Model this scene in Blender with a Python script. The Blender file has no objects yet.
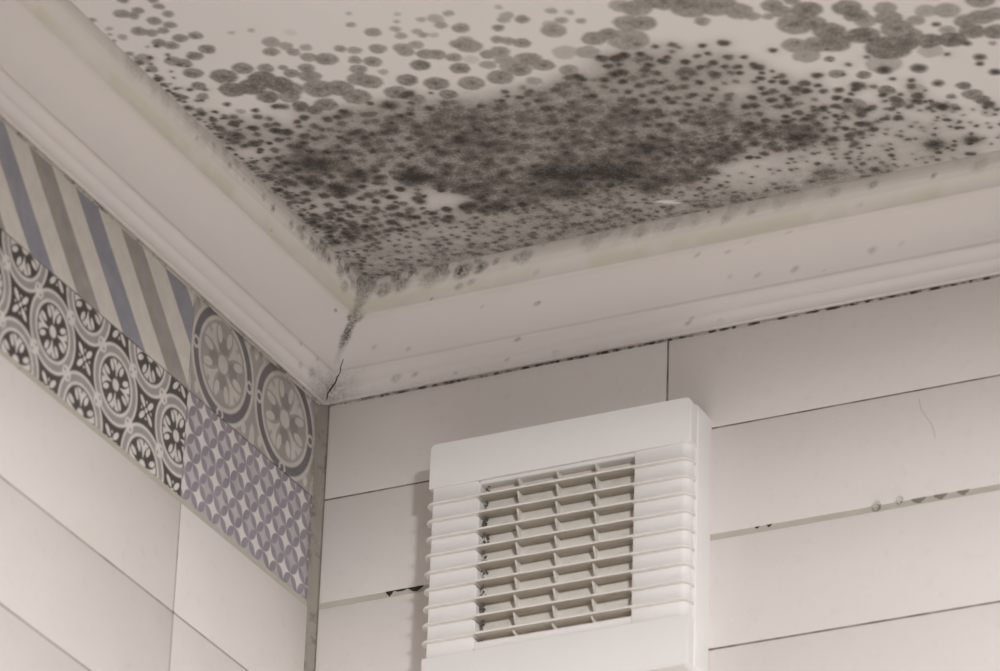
import bpy, bmesh, math, random
import numpy as np
from mathutils import Matrix, Vector

random.seed(7)
rng = np.random.default_rng(7)
scene = bpy.context.scene
col = scene.collection
CEIL = 2.600                 # ceiling height (m)
A0 = CEIL - 0.162            # height of the highest full tile joint
R = math.radians

# ------------------------------------------------------------------ camera
cam_data = bpy.data.cameras.new('camera')
cam = bpy.data.objects.new('camera', cam_data)
col.objects.link(cam)
cam_data.sensor_width = 36.0
cam_data.lens = 180.0
cam_data.clip_start = 0.05
az, el, ro = 0.47148, 0.48127, 0.03707
fw = Vector((-math.sin(az) * math.cos(el), math.cos(az) * math.cos(el), math.sin(el)))
rt = fw.cross(Vector((0, 0, 1))).normalized()
up = rt.cross(fw)
rt2 = math.cos(ro) * rt + math.sin(ro) * up
up2 = -math.sin(ro) * rt + math.cos(ro) * up
rot = Matrix((rt2, up2, -fw)).transposed().to_4x4()
cam.matrix_world = Matrix.Translation((1.89036, -3.37621, A0 - 1.8525)) @ rot
cam_data.dof.use_dof = True
cam_data.dof.focus_distance = 4.22
cam_data.dof.aperture_fstop = 6.5
scene.camera = cam

# ------------------------------------------------------------------ light
world = bpy.data.worlds.new('world')
scene.world = world
world.use_nodes = True
bg = world.node_tree.nodes['Background']
bg.inputs['Color'].default_value = (1.0, 0.985, 0.965, 1)
bg.inputs['Strength'].default_value = 0.12

def spot(name, loc, target, energy, size, blend, radius, color):
    d = bpy.data.lights.new(name, 'SPOT')
    d.energy = energy
    d.spot_size = R(size)
    d.spot_blend = blend
    d.shadow_soft_size = radius
    d.color = color
    o = bpy.data.objects.new(name, d)
    col.objects.link(o)
    o.location = loc
    o.rotation_euler = (Vector(target) - Vector(loc)).to_track_quat('-Z', 'Y').to_euler()
    return o
LAMP = (1.0, 1.015, 1.05)
# lamp across the room: spot cone shaped so its light fades under the cornice
spot('room_spotlight', (2.35, -2.45, A0 + 0.02), (0.25, -0.08, A0 - 1.62), 300, 60, 0.35, 0.14, LAMP)
# added fill spot, no visible fixture: floor bounce brightens ceiling and cornice
spot('floor_bounce_fill', (1.05, -1.1, CEIL - 0.05), (1.05, -1.1, 0.0), 1000, 72, 0.5, 0.08, LAMP)

scene.view_settings.view_transform = 'Standard'
scene.view_settings.look = 'None'
scene.view_settings.exposure = -0.40
scene.view_settings.gamma = 1.0
scene.view_settings.use_curve_mapping = False

# ------------------------------------------------------------------ helpers
def srgb(r, g, b):
    f = lambda c: c / 12.92 if c <= 0.04045 else ((c + 0.055) / 1.055) ** 2.4
    return tuple(f(c / 255.0) for c in (r, g, b))

def props(o, label=None, cat=None, kind=None, group=None):
    if label: o['label'] = label
    if cat: o['category'] = cat
    if kind: o['kind'] = kind
    if group: o['group'] = group
    return o

def link(name, me, mat=None, parent=None, loc=(0, 0, 0)):
    o = bpy.data.objects.new(name, me)
    col.objects.link(o)
    o.location = loc
    if mat is not None and len(me.materials) == 0:
        me.materials.append(mat)
    if parent is not None:
        o.parent = parent
    return o

def bm_mesh(bm, name, smooth=False):
    bmesh.ops.recalc_face_normals(bm, faces=bm.faces)
    me = bpy.data.meshes.new(name)
    bm.to_mesh(me)
    bm.free()
    if smooth:
        me.polygons.foreach_set('use_smooth', [True] * len(me.polygons))
        me.set_sharp_from_angle(angle=R(50))
    return me

def box_bm(lo, hi, bm=None):
    bm = bm or bmesh.new()
    r = bmesh.ops.create_cube(bm, size=1.0)
    for v in r['verts']:
        v.co = Vector([lo[i] + (v.co[i] + 0.5) * (hi[i] - lo[i]) for i in range(3)])
    return bm

def edge_axis(e):
    d = e.verts[0].co - e.verts[1].co
    return max(range(3), key=lambda i: abs(d[i]))

def rounded(lo, hi, steps, bm=None):
    """box whose edges are bevelled in steps: (axis or None, offset, segments, filter)"""
    b = box_bm(lo, hi)
    for ax, off, seg, flt in steps:
        es = [e for e in b.edges if (ax is None or edge_axis(e) == ax) and (flt is None or flt((e.verts[0].co + e.verts[1].co) / 2))]
        if es:
            bmesh.ops.bevel(b, geom=es, offset=off, segments=seg, profile=0.5, affect='EDGES', clamp_overlap=True)
    return b

def join_bm(dst, src):
    me = bpy.data.meshes.new('tmp')
    src.to_mesh(me); src.free()
    dst.from_mesh(me)
    bpy.data.meshes.remove(me)

def grid_mesh(name, P, smooth=True):
    """P: (n, m, 3) array of points -> quad grid mesh"""
    n, m = P.shape[:2]
    me = bpy.data.meshes.new(name)
    me.vertices.add(n * m)
    me.vertices.foreach_set('co', P.reshape(-1).astype(np.float32))
    i, j = np.meshgrid(np.arange(n - 1), np.arange(m - 1), indexing='ij')
    q = np.stack([i * m + j, (i + 1) * m + j, (i + 1) * m + j + 1, i * m + j + 1], -1).reshape(-1)
    nf = (n - 1) * (m - 1)
    me.loops.add(nf * 4)
    me.loops.foreach_set('vertex_index', q.astype(np.int32))
    me.polygons.add(nf)
    me.polygons.foreach_set('loop_start', np.arange(0, nf * 4, 4, dtype=np.int32))
    me.polygons.foreach_set('loop_total', np.full(nf, 4, dtype=np.int32))
    me.polygons.foreach_set('use_smooth', np.full(nf, smooth))
    me.update(calc_edges=True)
    return me

def set_float(me, name, arr):
    a = me.attributes.new(name, 'FLOAT', 'POINT')
    a.data.foreach_set('value', arr.reshape(-1).astype(np.float32))

def set_color(me, name, arr):
    a = me.attributes.new(name, 'FLOAT_COLOR', 'POINT')
    full = np.ones((arr.reshape(-1, 3).shape[0], 4), np.float32)
    full[:, :3] = arr.reshape(-1, 3)
    a.data.foreach_set('color', full.reshape(-1))

def ss(a, b, x):
    t = np.clip((x - a) / (b - a), 0, 1)
    return t * t * (3 - 2 * t)

_tab = rng.random((256, 256))
def vnoise(x, y):
    xi = np.floor(x).astype(int); yi = np.floor(y).astype(int)
    fx = x - xi; fy = y - yi
    fx = fx * fx * (3 - 2 * fx); fy = fy * fy * (3 - 2 * fy)
    g = lambda a, b: _tab[a % 256, b % 256]
    return (g(xi, yi) * (1 - fx) + g(xi + 1, yi) * fx) * (1 - fy) + (g(xi, yi + 1) * (1 - fx) + g(xi + 1, yi + 1) * fx) * fy

def fbm(x, y, f, o=4):
    s = 0; a = 1.0; t = 0
    for k in range(o):
        s = s + a * vnoise(x * f + 17.3 * k, y * f + 5.1 * k)
        t += a; a *= 0.55; f *= 2.03
    return s / t

# ------------------------------------------------------------------ materials
class NT:
    def __init__(self, name):
        self.m = bpy.data.materials.new(name)
        self.m.use_nodes = True
        self.t = self.m.node_tree
        self.b = self.t.nodes['Principled BSDF']
        self.pos = None
    def n(self, typ, **kw):
        nd = self.t.nodes.new(typ)
        for k, v in kw.items():
            if k in nd.inputs: nd.inputs[k].default_value = v
            else: setattr(nd, k, v)
        return nd
    def l(self, a, b):
        self.t.links.new(a, b)
    def coords(self, scale=(1, 1, 1)):
        g = self.n('ShaderNodeNewGeometry')
        mp = self.n('ShaderNodeMapping')
        mp.inputs['Scale'].default_value = scale
        self.l(g.outputs['Position'], mp.inputs['Vector'])
        return mp.outputs['Vector']
    def noise(self, scale, detail=4, rough=0.6, stretch=(1, 1, 1)):
        nd = self.n('ShaderNodeTexNoise')
        nd.inputs['Scale'].default_value = scale
        nd.inputs['Detail'].default_value = detail
        nd.inputs['Roughness'].default_value = rough
        self.l(self.coords(stretch), nd.inputs['Vector'])
        return nd.outputs['Fac']
    def ramp(self, fac, stops):
        r = self.n('ShaderNodeValToRGB')
        els = r.color_ramp.elements
        while len(els) < len(stops): els.new(0.5)
        for e, (p, c) in zip(els, stops):
            e.position = p
            e.color = (c, c, c, 1) if not isinstance(c, tuple) else (*c, 1)
        self.l(fac, r.inputs['Fac'])
        return r.outputs['Color']
    def mix(self, fac, a, b, mode='MIX'):
        m = self.n('ShaderNodeMix', data_type='RGBA', blend_type=mode)
        for s, v in ((m.inputs[0], fac), (m.inputs[6], a), (m.inputs[7], b)):
            if isinstance(v, (int, float)): s.default_value = v
            elif isinstance(v, tuple): s.default_value = (*v, 1)
            else: self.l(v, s)
        return m.outputs[2]
    def math(self, op, a, b=0.0, clamp=False):
        m = self.n('ShaderNodeMath', operation=op, use_clamp=clamp)
        for s, v in ((m.inputs[0], a), (m.inputs[1], b)):
            if isinstance(v, (int, float)): s.default_value = v
            else: self.l(v, s)
        return m.outputs[0]
    def attr(self, name, out='Fac'):
        a = self.n('ShaderNodeAttribute', attribute_name=name)
        return a.outputs[out]
    def bump(self, h, strength=0.2, dist=0.001):
        b = self.n('ShaderNodeBump')
        b.inputs['Strength'].default_value = strength
        b.inputs['Distance'].default_value = dist
        self.l(h, b.inputs['Height'])
        self.l(b.outputs['Normal'], self.b.inputs['Normal'])
    def base(self, c, rough=0.5, spec=0.5):
        if isinstance(c, tuple): self.b.inputs['Base Color'].default_value = (*c, 1)
        else: self.l(c, self.b.inputs['Base Color'])
        self.b.inputs['Roughness'].default_value = rough
        self.b.inputs['Specular IOR Level'].default_value = spec
        return self.m

def mat_ceiling():
    t = NT('ceiling_paint')
    m = t.attr('mould')
    fine = t.noise(420, 5, 0.75)
    med = t.noise(110, 3, 0.6)
    k = t.ramp(fine, [(0.32, 0.74), (0.68, 1.16)])
    k2 = t.ramp(med, [(0.3, 0.88), (0.7, 1.1)])
    mm = t.math('MULTIPLY', t.math('MULTIPLY', m, k), k2, clamp=True)
    paint = t.mix(t.noise(9, 3), srgb(231, 224, 219), srgb(226, 219, 213))
    mid = srgb(133, 126, 117)
    drk = srgb(62, 57, 54)
    a = t.mix(t.math('MULTIPLY', mm, 1.75, clamp=True), paint, mid)
    c = t.mix(t.math('MULTIPLY', t.math('SUBTRACT', mm, 0.46, clamp=True), 2.3, clamp=True), a, drk)
    t.bump(t.noise(260, 3), 0.12, 0.0006)
    return t.base(c, 0.75, 0.25)

def mat_cornice():
    t = NT('cornice_gloss_paint')
    m = t.attr('mould')
    y = t.attr('stain')
    fine = t.noise(380, 4, 0.7)
    mm = t.math('MULTIPLY', m, t.ramp(fine, [(0.33, 0.35), (0.66, 1.25)]), clamp=True)
    c = t.mix(t.noise(12, 3), srgb(228, 219, 213), srgb(223, 214, 208))
    c = t.mix(t.math('MULTIPLY', y, 0.6), c, srgb(206, 199, 174))
    c = t.mix(mm, c, srgb(84, 76, 66))
    t.bump(t.noise(60, 3), 0.08, 0.0006)
    return t.base(c, 0.32, 0.4)

def mat_tile(name, c1, c2, rough=0.22):
    t = NT(name)
    f = t.noise(3.5, 3, 0.55)
    c = t.mix(f, c1, c2)
    # faint water specks
    v = t.n('ShaderNodeTexVoronoi')
    v.inputs['Scale'].default_value = 38
    t.l(t.coords(), v.inputs['Vector'])
    sp = t.ramp(v.outputs['Distance'], [(0.03, 1.0), (0.055, 0.0)])
    c = t.mix(t.math('MULTIPLY', sp, 0.25), c, srgb(247, 244, 240))
    c = t.mix(t.math('MULTIPLY', t.ramp(t.noise(70, 4, 0.7), [(0.55, 0.0), (0.75, 1.0)]), 0.12), c, srgb(165, 152, 136))
    t.bump(t.noise(14, 2, 0.5), 0.06, 0.002)
    return t.base(c, rough, 0.5)

def mat_grout(name, c1, c2, lo=0.52, hi=0.64, dark=(62, 55, 47), sc=45, stretch=(1, 1, 1), amt=1.0):
    t = NT(name)
    c = t.mix(t.noise(60, 4), c1, c2)
    d = t.ramp(t.noise(sc, 4, 0.65, stretch), [(lo, 0.0), (hi, 1.0)])
    c = t.mix(t.math('MULTIPLY', d, amt), c, srgb(*dark))
    t.bump(t.noise(500, 3), 0.5, 0.0008)
    return t.base(c, 0.85, 0.2)

def mat_print():
    t = NT('printed_tile_glaze')
    c = t.attr('print', 'Color')
    n = t.noise(70, 4, 0.65)
    c = t.mix(1.0, c, t.ramp(n, [(0.3, 0.92), (0.7, 1.06)]), 'MULTIPLY')
    c = t.mix(t.math('MULTIPLY', t.attr('mould'), t.ramp(t.noise(300, 4, 0.7), [(0.35, 0.3), (0.65, 1.2)]), clamp=True), c, srgb(92, 84, 72))
    return t.base(c, 0.38, 0.4)

def mat_plastic(name, c1, c2, rough=0.28, dirt=0.0):
    t = NT(name)
    c = t.mix(t.noise(25, 3), c1, c2)
    if dirt:
        c = t.mix(t.math('MULTIPLY', t.ramp(t.noise(130, 4, 0.7, (0.35, 1, 1)), [(0.5, 0.0), (0.72, 1.0)]), dirt), c, srgb(120, 106, 88))
    return t.base(c, rough, 0.5)

M = {}
M['ceiling'] = mat_ceiling()
M['cornice'] = mat_cornice()
M['tile'] = mat_tile('white_glazed_tile', srgb(227, 219, 213), srgb(222, 214, 207))
M['grout'] = mat_grout('grey_grout', srgb(158, 150, 137), srgb(140, 132, 119), 0.56, 0.68)
M['grout_pale'] = mat_grout('pale_grout', srgb(196, 188, 175), srgb(180, 172, 158), 0.63, 0.68, (54, 47, 40), 16)
M['grout_dark'] = mat_grout('mouldy_grout', srgb(168, 158, 147), srgb(148, 138, 127), 0.40, 0.60, (98, 88, 78), 34)
M['grout_left'] = mat_grout('soft_grey_grout', srgb(182, 172, 162), srgb(170, 160, 150), 0.5, 0.7, (140, 130, 119), 20)
M['corner'] = mat_grout('corner_grout', srgb(158, 151, 140), srgb(142, 135, 124), 0.52, 0.7, (92, 83, 73), 40)
M['black'] = mat_grout('black_mould', srgb(70, 62, 54), srgb(52, 46, 40), 0.5, 0.7, (40, 34, 30), 60)
M['caulk'] = mat_grout('mouldy_caulk', srgb(196, 187, 178), srgb(160, 150, 139), 0.46, 0.56, (70, 62, 55), 110, (1, 1, 1))
M['caulk_left'] = mat_grout('grey_caulk', srgb(190, 181, 170), srgb(176, 167, 156), 0.5, 0.62, (120, 111, 100), 45)
M['print'] = mat_print()
M['plaster'] = mat_grout('painted_plaster', srgb(222, 214, 204), srgb(216, 207, 197), 0.9, 1.0)
M['floor'] = mat_grout('pale_floor', srgb(214, 211, 209), srgb(209, 207, 205), 0.9, 1.0)
M['fan'] = mat_plastic('white_fan_plastic', srgb(239, 234, 230), srgb(236, 231, 226), 0.27)
M['louver'] = mat_plastic('louver_plastic', srgb(232, 226, 219), srgb(228, 221, 213), 0.3, 0.12)
M['flap'] = mat_plastic('yellowed_flap_plastic', srgb(238, 232, 221), srgb(232, 225, 213), 0.4, 0.25)
M['louver_shade'] = mat_plastic('shaded_louver_plastic', srgb(196, 186, 172), srgb(180, 169, 154), 0.55, 0.45)  # louver plastic darkened to carry the shade of the slots, plus dirt
M['dust'] = mat_plastic('grey_dust', srgb(112, 104, 94), srgb(88, 80, 71), 0.95)
M['crack'] = mat_plastic('crack_shadow', srgb(60, 52, 46), srgb(46, 40, 36), 0.9)
def mat_water():
    t = NT('water')
    t.b.inputs['Transmission Weight'].default_value = 1.0
    t.b.inputs['IOR'].default_value = 1.33
    return t.base((0.97, 0.98, 0.97), 0.02, 0.5)
M['water'] = mat_water()

# ------------------------------------------------------------------ measured growth (metres from the room corner): x, y, radius, darkness
COLONIES = [
  (0.103,-0.538,0.0063,0.60),(0.110,-0.532,0.0047,0.60),(0.117,-0.537,0.0047,0.60),(0.114,-0.556,0.0047,0.60),
  (0.135,-0.546,0.0038,0.60),(0.135,-0.536,0.0043,0.60),(0.136,-0.524,0.0043,0.60),(0.121,-0.519,0.0055,0.60),
  (0.129,-0.509,0.0051,0.60),(0.102,-0.510,0.0063,0.60),(0.110,-0.504,0.0054,0.60),(0.120,-0.503,0.0047,0.60),
  (0.127,-0.488,0.0059,0.62),(0.140,-0.487,0.0056,0.62),(0.108,-0.489,0.0056,0.62),(0.115,-0.481,0.0059,0.62),
  (0.138,-0.465,0.0064,0.65),(0.124,-0.460,0.0064,0.65),(0.104,-0.460,0.0064,0.60),(0.111,-0.453,0.0064,0.60),
  (0.110,-0.437,0.0076,0.65),(0.104,-0.418,0.0060,0.65),(0.099,-0.402,0.0049,0.60),(0.077,-0.539,0.0031,0.60),
  (0.083,-0.523,0.0031,0.40),(0.086,-0.507,0.0040,0.45),(0.076,-0.505,0.0024,0.60),(0.078,-0.483,0.0031,0.60),
  (0.084,-0.472,0.0072,0.50),(0.078,-0.468,0.0040,0.70),(0.083,-0.455,0.0049,0.60),(0.080,-0.440,0.0048,0.75),
  (0.079,-0.430,0.0040,0.75),(0.081,-0.411,0.0048,0.75),(0.079,-0.390,0.0056,0.75),(0.084,-0.406,0.0041,0.70),
  (0.086,-0.384,0.0040,0.60),(0.168,-0.480,0.0024,0.35),(0.184,-0.477,0.0031,0.35),(0.190,-0.455,0.0072,0.50),
  (0.183,-0.442,0.0063,0.60),(0.198,-0.445,0.0055,0.50),(0.199,-0.435,0.0055,0.55),(0.211,-0.437,0.0047,0.45),
  (0.206,-0.423,0.0064,0.55),(0.218,-0.415,0.0088,0.60),(0.150,-0.428,0.0083,0.63),(0.167,-0.421,0.0064,0.60),
  (0.180,-0.416,0.0039,0.60),(0.182,-0.406,0.0063,0.62),(0.197,-0.409,0.0064,0.60),(0.193,-0.396,0.0087,0.60),
  (0.130,-0.423,0.0104,0.68),(0.126,-0.402,0.0104,0.70),(0.143,-0.400,0.0112,0.72),(0.157,-0.407,0.0112,0.70),
  (0.165,-0.395,0.0113,0.70),(0.169,-0.385,0.0104,0.65),(0.147,-0.381,0.0088,0.70),(0.163,-0.374,0.0081,0.60),
  (0.191,-0.376,0.0128,0.62),(0.206,-0.371,0.0113,0.64),(0.213,-0.353,0.0113,0.62),(0.228,-0.377,0.0095,0.60),
  (0.234,-0.370,0.0096,0.60),(0.236,-0.425,0.0047,0.55),(0.245,-0.418,0.0055,0.50),(0.238,-0.405,0.0056,0.55),
  (0.234,-0.391,0.0067,0.60),(0.250,-0.397,0.0072,0.60),(0.260,-0.454,0.0039,0.50),(0.266,-0.470,0.0027,0.35),
  (0.271,-0.437,0.0062,0.55),(0.263,-0.413,0.0067,0.58),(0.211,-0.462,0.0047,0.12),(0.111,-0.384,0.0040,0.75),
  (0.128,-0.366,0.0040,0.80),(0.151,-0.363,0.0056,0.75),(0.165,-0.359,0.0065,0.70),(0.184,-0.352,0.0096,0.65),
  (0.172,-0.348,0.0064,0.70),(0.191,-0.334,0.0056,0.75),(0.116,-0.369,0.0040,0.45),(0.100,-0.368,0.0032,0.75),
  (0.289,-0.434,0.0043,0.45),(0.288,-0.424,0.0048,0.50),(0.301,-0.454,0.0027,0.30),(0.295,-0.444,0.0027,0.40),
  (0.314,-0.440,0.0039,0.40),(0.325,-0.436,0.0063,0.40),(0.325,-0.426,0.0050,0.50),(0.338,-0.439,0.0043,0.45),
  (0.303,-0.425,0.0042,0.45),(0.305,-0.418,0.0043,0.50),(0.313,-0.415,0.0039,0.30),(0.337,-0.416,0.0066,0.58),
  (0.281,-0.407,0.0072,0.55),(0.281,-0.400,0.0064,0.55),(0.293,-0.407,0.0056,0.50),(0.294,-0.391,0.0071,0.60),
  (0.302,-0.387,0.0067,0.60),(0.282,-0.378,0.0079,0.68),(0.262,-0.361,0.0087,0.65),(0.281,-0.347,0.0096,0.65),
  (0.324,-0.395,0.0063,0.58),(0.331,-0.389,0.0095,0.58),(0.332,-0.399,0.0055,0.50),(0.312,-0.378,0.0063,0.58),
  (0.309,-0.361,0.0079,0.65),(0.323,-0.370,0.0063,0.20),(0.307,-0.337,0.0103,0.60),(0.339,-0.372,0.0063,0.58),
  (0.350,-0.372,0.0071,0.55),(0.332,-0.357,0.0063,0.50),(0.332,-0.336,0.0103,0.62),(0.347,-0.359,0.0079,0.52),
  (0.348,-0.347,0.0095,0.52),(0.364,-0.353,0.0095,0.55),(0.352,-0.341,0.0095,0.60),(0.354,-0.321,0.0063,0.50),
  (0.378,-0.433,0.0031,0.35),(0.378,-0.419,0.0054,0.45),(0.373,-0.414,0.0047,0.45),(0.387,-0.409,0.0054,0.60),
  (0.364,-0.405,0.0047,0.60),(0.356,-0.389,0.0055,0.55),(0.363,-0.384,0.0055,0.55),(0.371,-0.377,0.0067,0.60),
  (0.250,-0.380,0.0040,0.40),(0.245,-0.347,0.0095,0.62),(0.256,-0.331,0.0072,0.65),(0.282,-0.328,0.0073,0.65),
  (0.413,-0.412,0.0046,0.42),(0.425,-0.405,0.0035,0.40),(0.414,-0.396,0.0050,0.50),(0.428,-0.389,0.0042,0.50),
  (0.403,-0.394,0.0055,0.40),(0.402,-0.384,0.0094,0.55),(0.367,-0.352,0.0087,0.58),(0.372,-0.340,0.0087,0.60),
  (0.396,-0.351,0.0095,0.35),(0.426,-0.361,0.0095,0.60),(0.439,-0.363,0.0078,0.60),(0.466,-0.398,0.0085,0.50),
  (0.476,-0.390,0.0116,0.58),(0.460,-0.372,0.0109,0.58),(0.471,-0.367,0.0101,0.60),(0.450,-0.349,0.0156,0.55),
  (0.413,-0.344,0.0094,0.50),(0.490,-0.397,0.0123,0.60),(0.499,-0.391,0.0124,0.60),(0.511,-0.384,0.0123,0.60),
  (0.387,-0.325,0.0079,0.55),(0.515,-0.376,0.0154,0.60),(0.534,-0.370,0.0154,0.60),(0.546,-0.355,0.0108,0.58),
  (0.553,-0.344,0.0062,0.50),(0.564,-0.339,0.0047,0.50),(0.573,-0.353,0.0084,0.60),(0.576,-0.342,0.0085,0.60),
  (0.595,-0.336,0.0115,0.66),(0.579,-0.320,0.0140,0.62),(0.592,-0.316,0.0100,0.62),(0.599,-0.300,0.0124,0.66),
  (0.566,-0.291,0.0101,0.55),(0.582,-0.285,0.0109,0.60),(0.596,-0.282,0.0125,0.66),(0.568,-0.273,0.0102,0.50),
  (0.590,-0.354,0.0061,0.60),(0.625,-0.327,0.0108,0.66),(0.625,-0.314,0.0077,0.62),(0.617,-0.285,0.0101,0.68),
  (0.583,-0.261,0.0047,0.70),(0.514,-0.352,0.0062,0.55),(0.628,-0.314,0.0093,0.62),(0.631,-0.303,0.0086,0.55),
  (0.622,-0.284,0.0116,0.68),(0.632,-0.259,0.0171,0.70),(0.647,-0.259,0.0093,0.70),(0.652,-0.315,0.0085,0.55),
  (0.649,-0.300,0.0100,0.60),(0.649,-0.283,0.0124,0.62),(0.654,-0.271,0.0101,0.62),(0.679,-0.299,0.0085,0.45),
  (0.667,-0.289,0.0069,0.55),(0.665,-0.256,0.0101,0.68),(0.660,-0.242,0.0093,0.35),(0.682,-0.251,0.0108,0.72),
  (0.690,-0.242,0.0047,0.75),(0.694,-0.293,0.0100,0.50),(0.679,-0.277,0.0039,0.85),(0.684,-0.266,0.0062,0.50),
  (0.702,-0.273,0.0092,0.60),(0.701,-0.257,0.0100,0.66),(0.715,-0.274,0.0100,0.60),(0.717,-0.249,0.0100,0.66),
  (0.727,-0.274,0.0091,0.58),(0.723,-0.298,0.0107,0.60),(0.709,-0.234,0.0030,0.50),(0.692,-0.218,0.0055,0.80),
  (0.688,-0.209,0.0039,0.80),(0.695,-0.192,0.0054,0.85),(0.616,-0.229,0.0070,0.85),(0.619,-0.238,0.0133,0.40),
  (0.598,-0.228,0.0063,0.65),(0.642,-0.221,0.0070,0.85),(0.647,-0.194,0.0055,0.75),(0.664,-0.182,0.0056,0.70),
  (0.628,-0.191,0.0079,0.42),(0.589,-0.213,0.0063,0.80),(0.571,-0.214,0.0054,0.85),(0.606,-0.199,0.0071,0.70),
  (0.606,-0.186,0.0047,0.75),(0.606,-0.176,0.0063,0.70),(0.622,-0.171,0.0048,0.75),(0.633,-0.164,0.0048,0.70),
  (0.649,-0.170,0.0040,0.60),(0.666,-0.167,0.0079,0.60),(0.670,-0.156,0.0063,0.70),(0.644,-0.154,0.0056,0.60),
  (0.669,-0.136,0.0079,0.35),(0.572,-0.187,0.0111,0.60),(0.579,-0.238,0.0063,0.60),
]
DARK_COLONIES = [
  (0.609,-0.105,0.0096,0.90),(0.639,-0.100,0.0080,0.90),(0.514,-0.157,0.0160,0.62),(0.511,-0.095,0.0121,0.50),
  (0.549,-0.084,0.0040,0.80),(0.573,-0.155,0.0048,0.75),(0.551,-0.130,0.0048,0.70),(0.550,-0.194,0.0040,0.70),
  (0.317,-0.171,0.0131,0.95),(0.356,-0.158,0.0147,0.90),(0.392,-0.189,0.0105,0.90),(0.384,-0.134,0.0082,0.85),
  (0.366,-0.128,0.0099,0.85),(0.442,-0.150,0.0114,0.75),(0.302,-0.146,0.0082,0.85),(0.438,-0.217,0.0040,0.80),
  (0.133,-0.267,0.0148,0.90),(0.130,-0.225,0.0108,0.98),(0.114,-0.246,0.0075,0.85),(0.155,-0.240,0.0115,0.90),
  (0.170,-0.229,0.0050,0.85),(0.192,-0.221,0.0082,0.90),(0.200,-0.216,0.0099,0.90),(0.131,-0.299,0.0065,0.85),
  (0.259,-0.259,0.0081,0.90),(0.276,-0.243,0.0048,0.90),(0.195,-0.220,0.0115,0.90),(0.224,-0.186,0.0091,0.88),
  (0.209,-0.197,0.0066,0.85),(0.231,-0.332,0.0072,0.85),(0.163,-0.207,0.0041,0.85),(0.164,-0.196,0.0050,0.85),
  (0.182,-0.180,0.0050,0.85),(0.157,-0.180,0.0050,0.85),(0.216,-0.158,0.0067,0.85),(0.231,-0.166,0.0058,0.80),
  (0.238,-0.150,0.0082,0.85),(0.304,-0.181,0.0099,0.88),(0.292,-0.186,0.0074,0.85),(0.341,-0.168,0.0131,0.80),
  (0.405,-0.130,0.0082,0.75),(0.424,-0.133,0.0066,0.70),
]
HAZE = [
  (0.296,-0.226,0.0894,0.50),(0.221,-0.257,0.0734,0.45),(0.385,-0.224,0.0886,0.50),(0.138,-0.256,0.0493,0.45),
  (0.298,-0.153,0.0660,0.55),(0.387,-0.152,0.0654,0.50),(0.113,-0.137,0.0338,0.50),(0.183,-0.127,0.0503,0.40),
  (0.457,-0.228,0.0639,0.40),(0.489,-0.180,0.0482,0.35),(0.123,-0.281,0.0329,0.35),(0.389,-0.291,0.0397,0.35),
  (0.260,-0.114,0.0417,0.40),(0.580,-0.107,0.0483,0.35),(0.622,-0.081,0.0402,0.30),(0.108,-0.340,0.0204,0.35),
  (0.100,-0.272,0.0207,0.50),(0.086,-0.332,0.0122,0.50),(0.083,-0.188,0.0151,0.50),(0.295,-0.296,0.0482,0.35),
  (0.191,-0.340,0.0322,0.25),(0.445,-0.318,0.0314,0.35),(0.428,-0.081,0.0247,0.30),(0.213,-0.313,0.0485,0.30),
  (0.243,-0.283,0.0567,0.40),(0.161,-0.300,0.0326,0.35),(0.252,-0.209,0.0492,0.40),(0.493,-0.230,0.0397,0.35),
  (0.533,-0.162,0.0400,0.30),(0.483,-0.285,0.0315,0.30),(0.516,-0.080,0.0326,0.25),(0.347,-0.257,0.0562,0.30),
  (0.099,-0.236,0.0208,0.30),(0.614,-0.128,0.0320,0.20),
]
CORNICE_SPOTS_RIGHT = [
  (0.0960,0.1008,0.0111,0.90),(0.1124,0.0995,0.0074,0.80),(0.1257,0.1020,0.0046,0.70),(0.1531,0.1012,0.0093,0.60),
  (0.1448,0.1011,0.0056,0.60),(0.1077,0.0893,0.0046,0.50),(0.0972,0.0871,0.0056,0.50),(0.1701,0.0857,0.0046,0.25),
  (0.0737,0.0814,0.0019,0.70),(0.1860,0.0549,0.0037,0.50),(0.1293,0.0636,0.0028,0.35),(0.1771,0.0280,0.0037,0.60),
  (0.1734,0.0112,0.0028,0.40),(0.0696,0.0372,0.0028,0.35),(0.0340,0.0448,0.0037,0.25),(0.0664,0.0136,0.0056,0.40),
  (0.0846,0.0139,0.0037,0.40),(0.1253,0.0094,0.0028,0.30),(0.2191,0.0092,0.0046,0.20),(0.3115,0.1012,0.0056,0.30),
  (0.3393,0.0995,0.0065,0.40),(0.3622,0.1009,0.0046,0.40),(0.3219,0.1083,0.0019,0.90),(0.4347,0.1027,0.0074,0.35),
  (0.4693,0.1019,0.0056,0.50),(0.5237,0.0992,0.0037,0.50),(0.4637,0.0870,0.0037,0.25),(0.3252,0.0724,0.0037,0.40),
  (0.3553,0.0689,0.0037,0.30),(0.3693,0.0746,0.0037,0.20),(0.4050,0.0765,0.0037,0.20),(0.3683,0.0450,0.0037,0.20),
  (0.3943,0.0413,0.0037,0.35),(0.4281,0.0401,0.0042,0.45),(0.4551,0.0348,0.0014,0.60),(0.4963,0.0432,0.0056,0.30),
  (0.5205,0.0444,0.0037,0.20),(0.3413,0.0128,0.0037,0.55),(0.3434,0.0165,0.0028,0.50),(0.3717,0.0091,0.0037,0.20),
  (0.2143,0.1017,0.0111,0.35),(0.2601,0.1024,0.0093,0.35),(0.2875,0.1023,0.0074,0.40),(0.0650,0.0997,0.0130,0.50),
  (0.0364,0.0998,0.0111,0.60),(0.0226,0.0982,0.0093,0.70),(0.5630,0.1005,0.0093,0.35),(0.3872,0.1011,0.0074,0.25),
  ]
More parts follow.
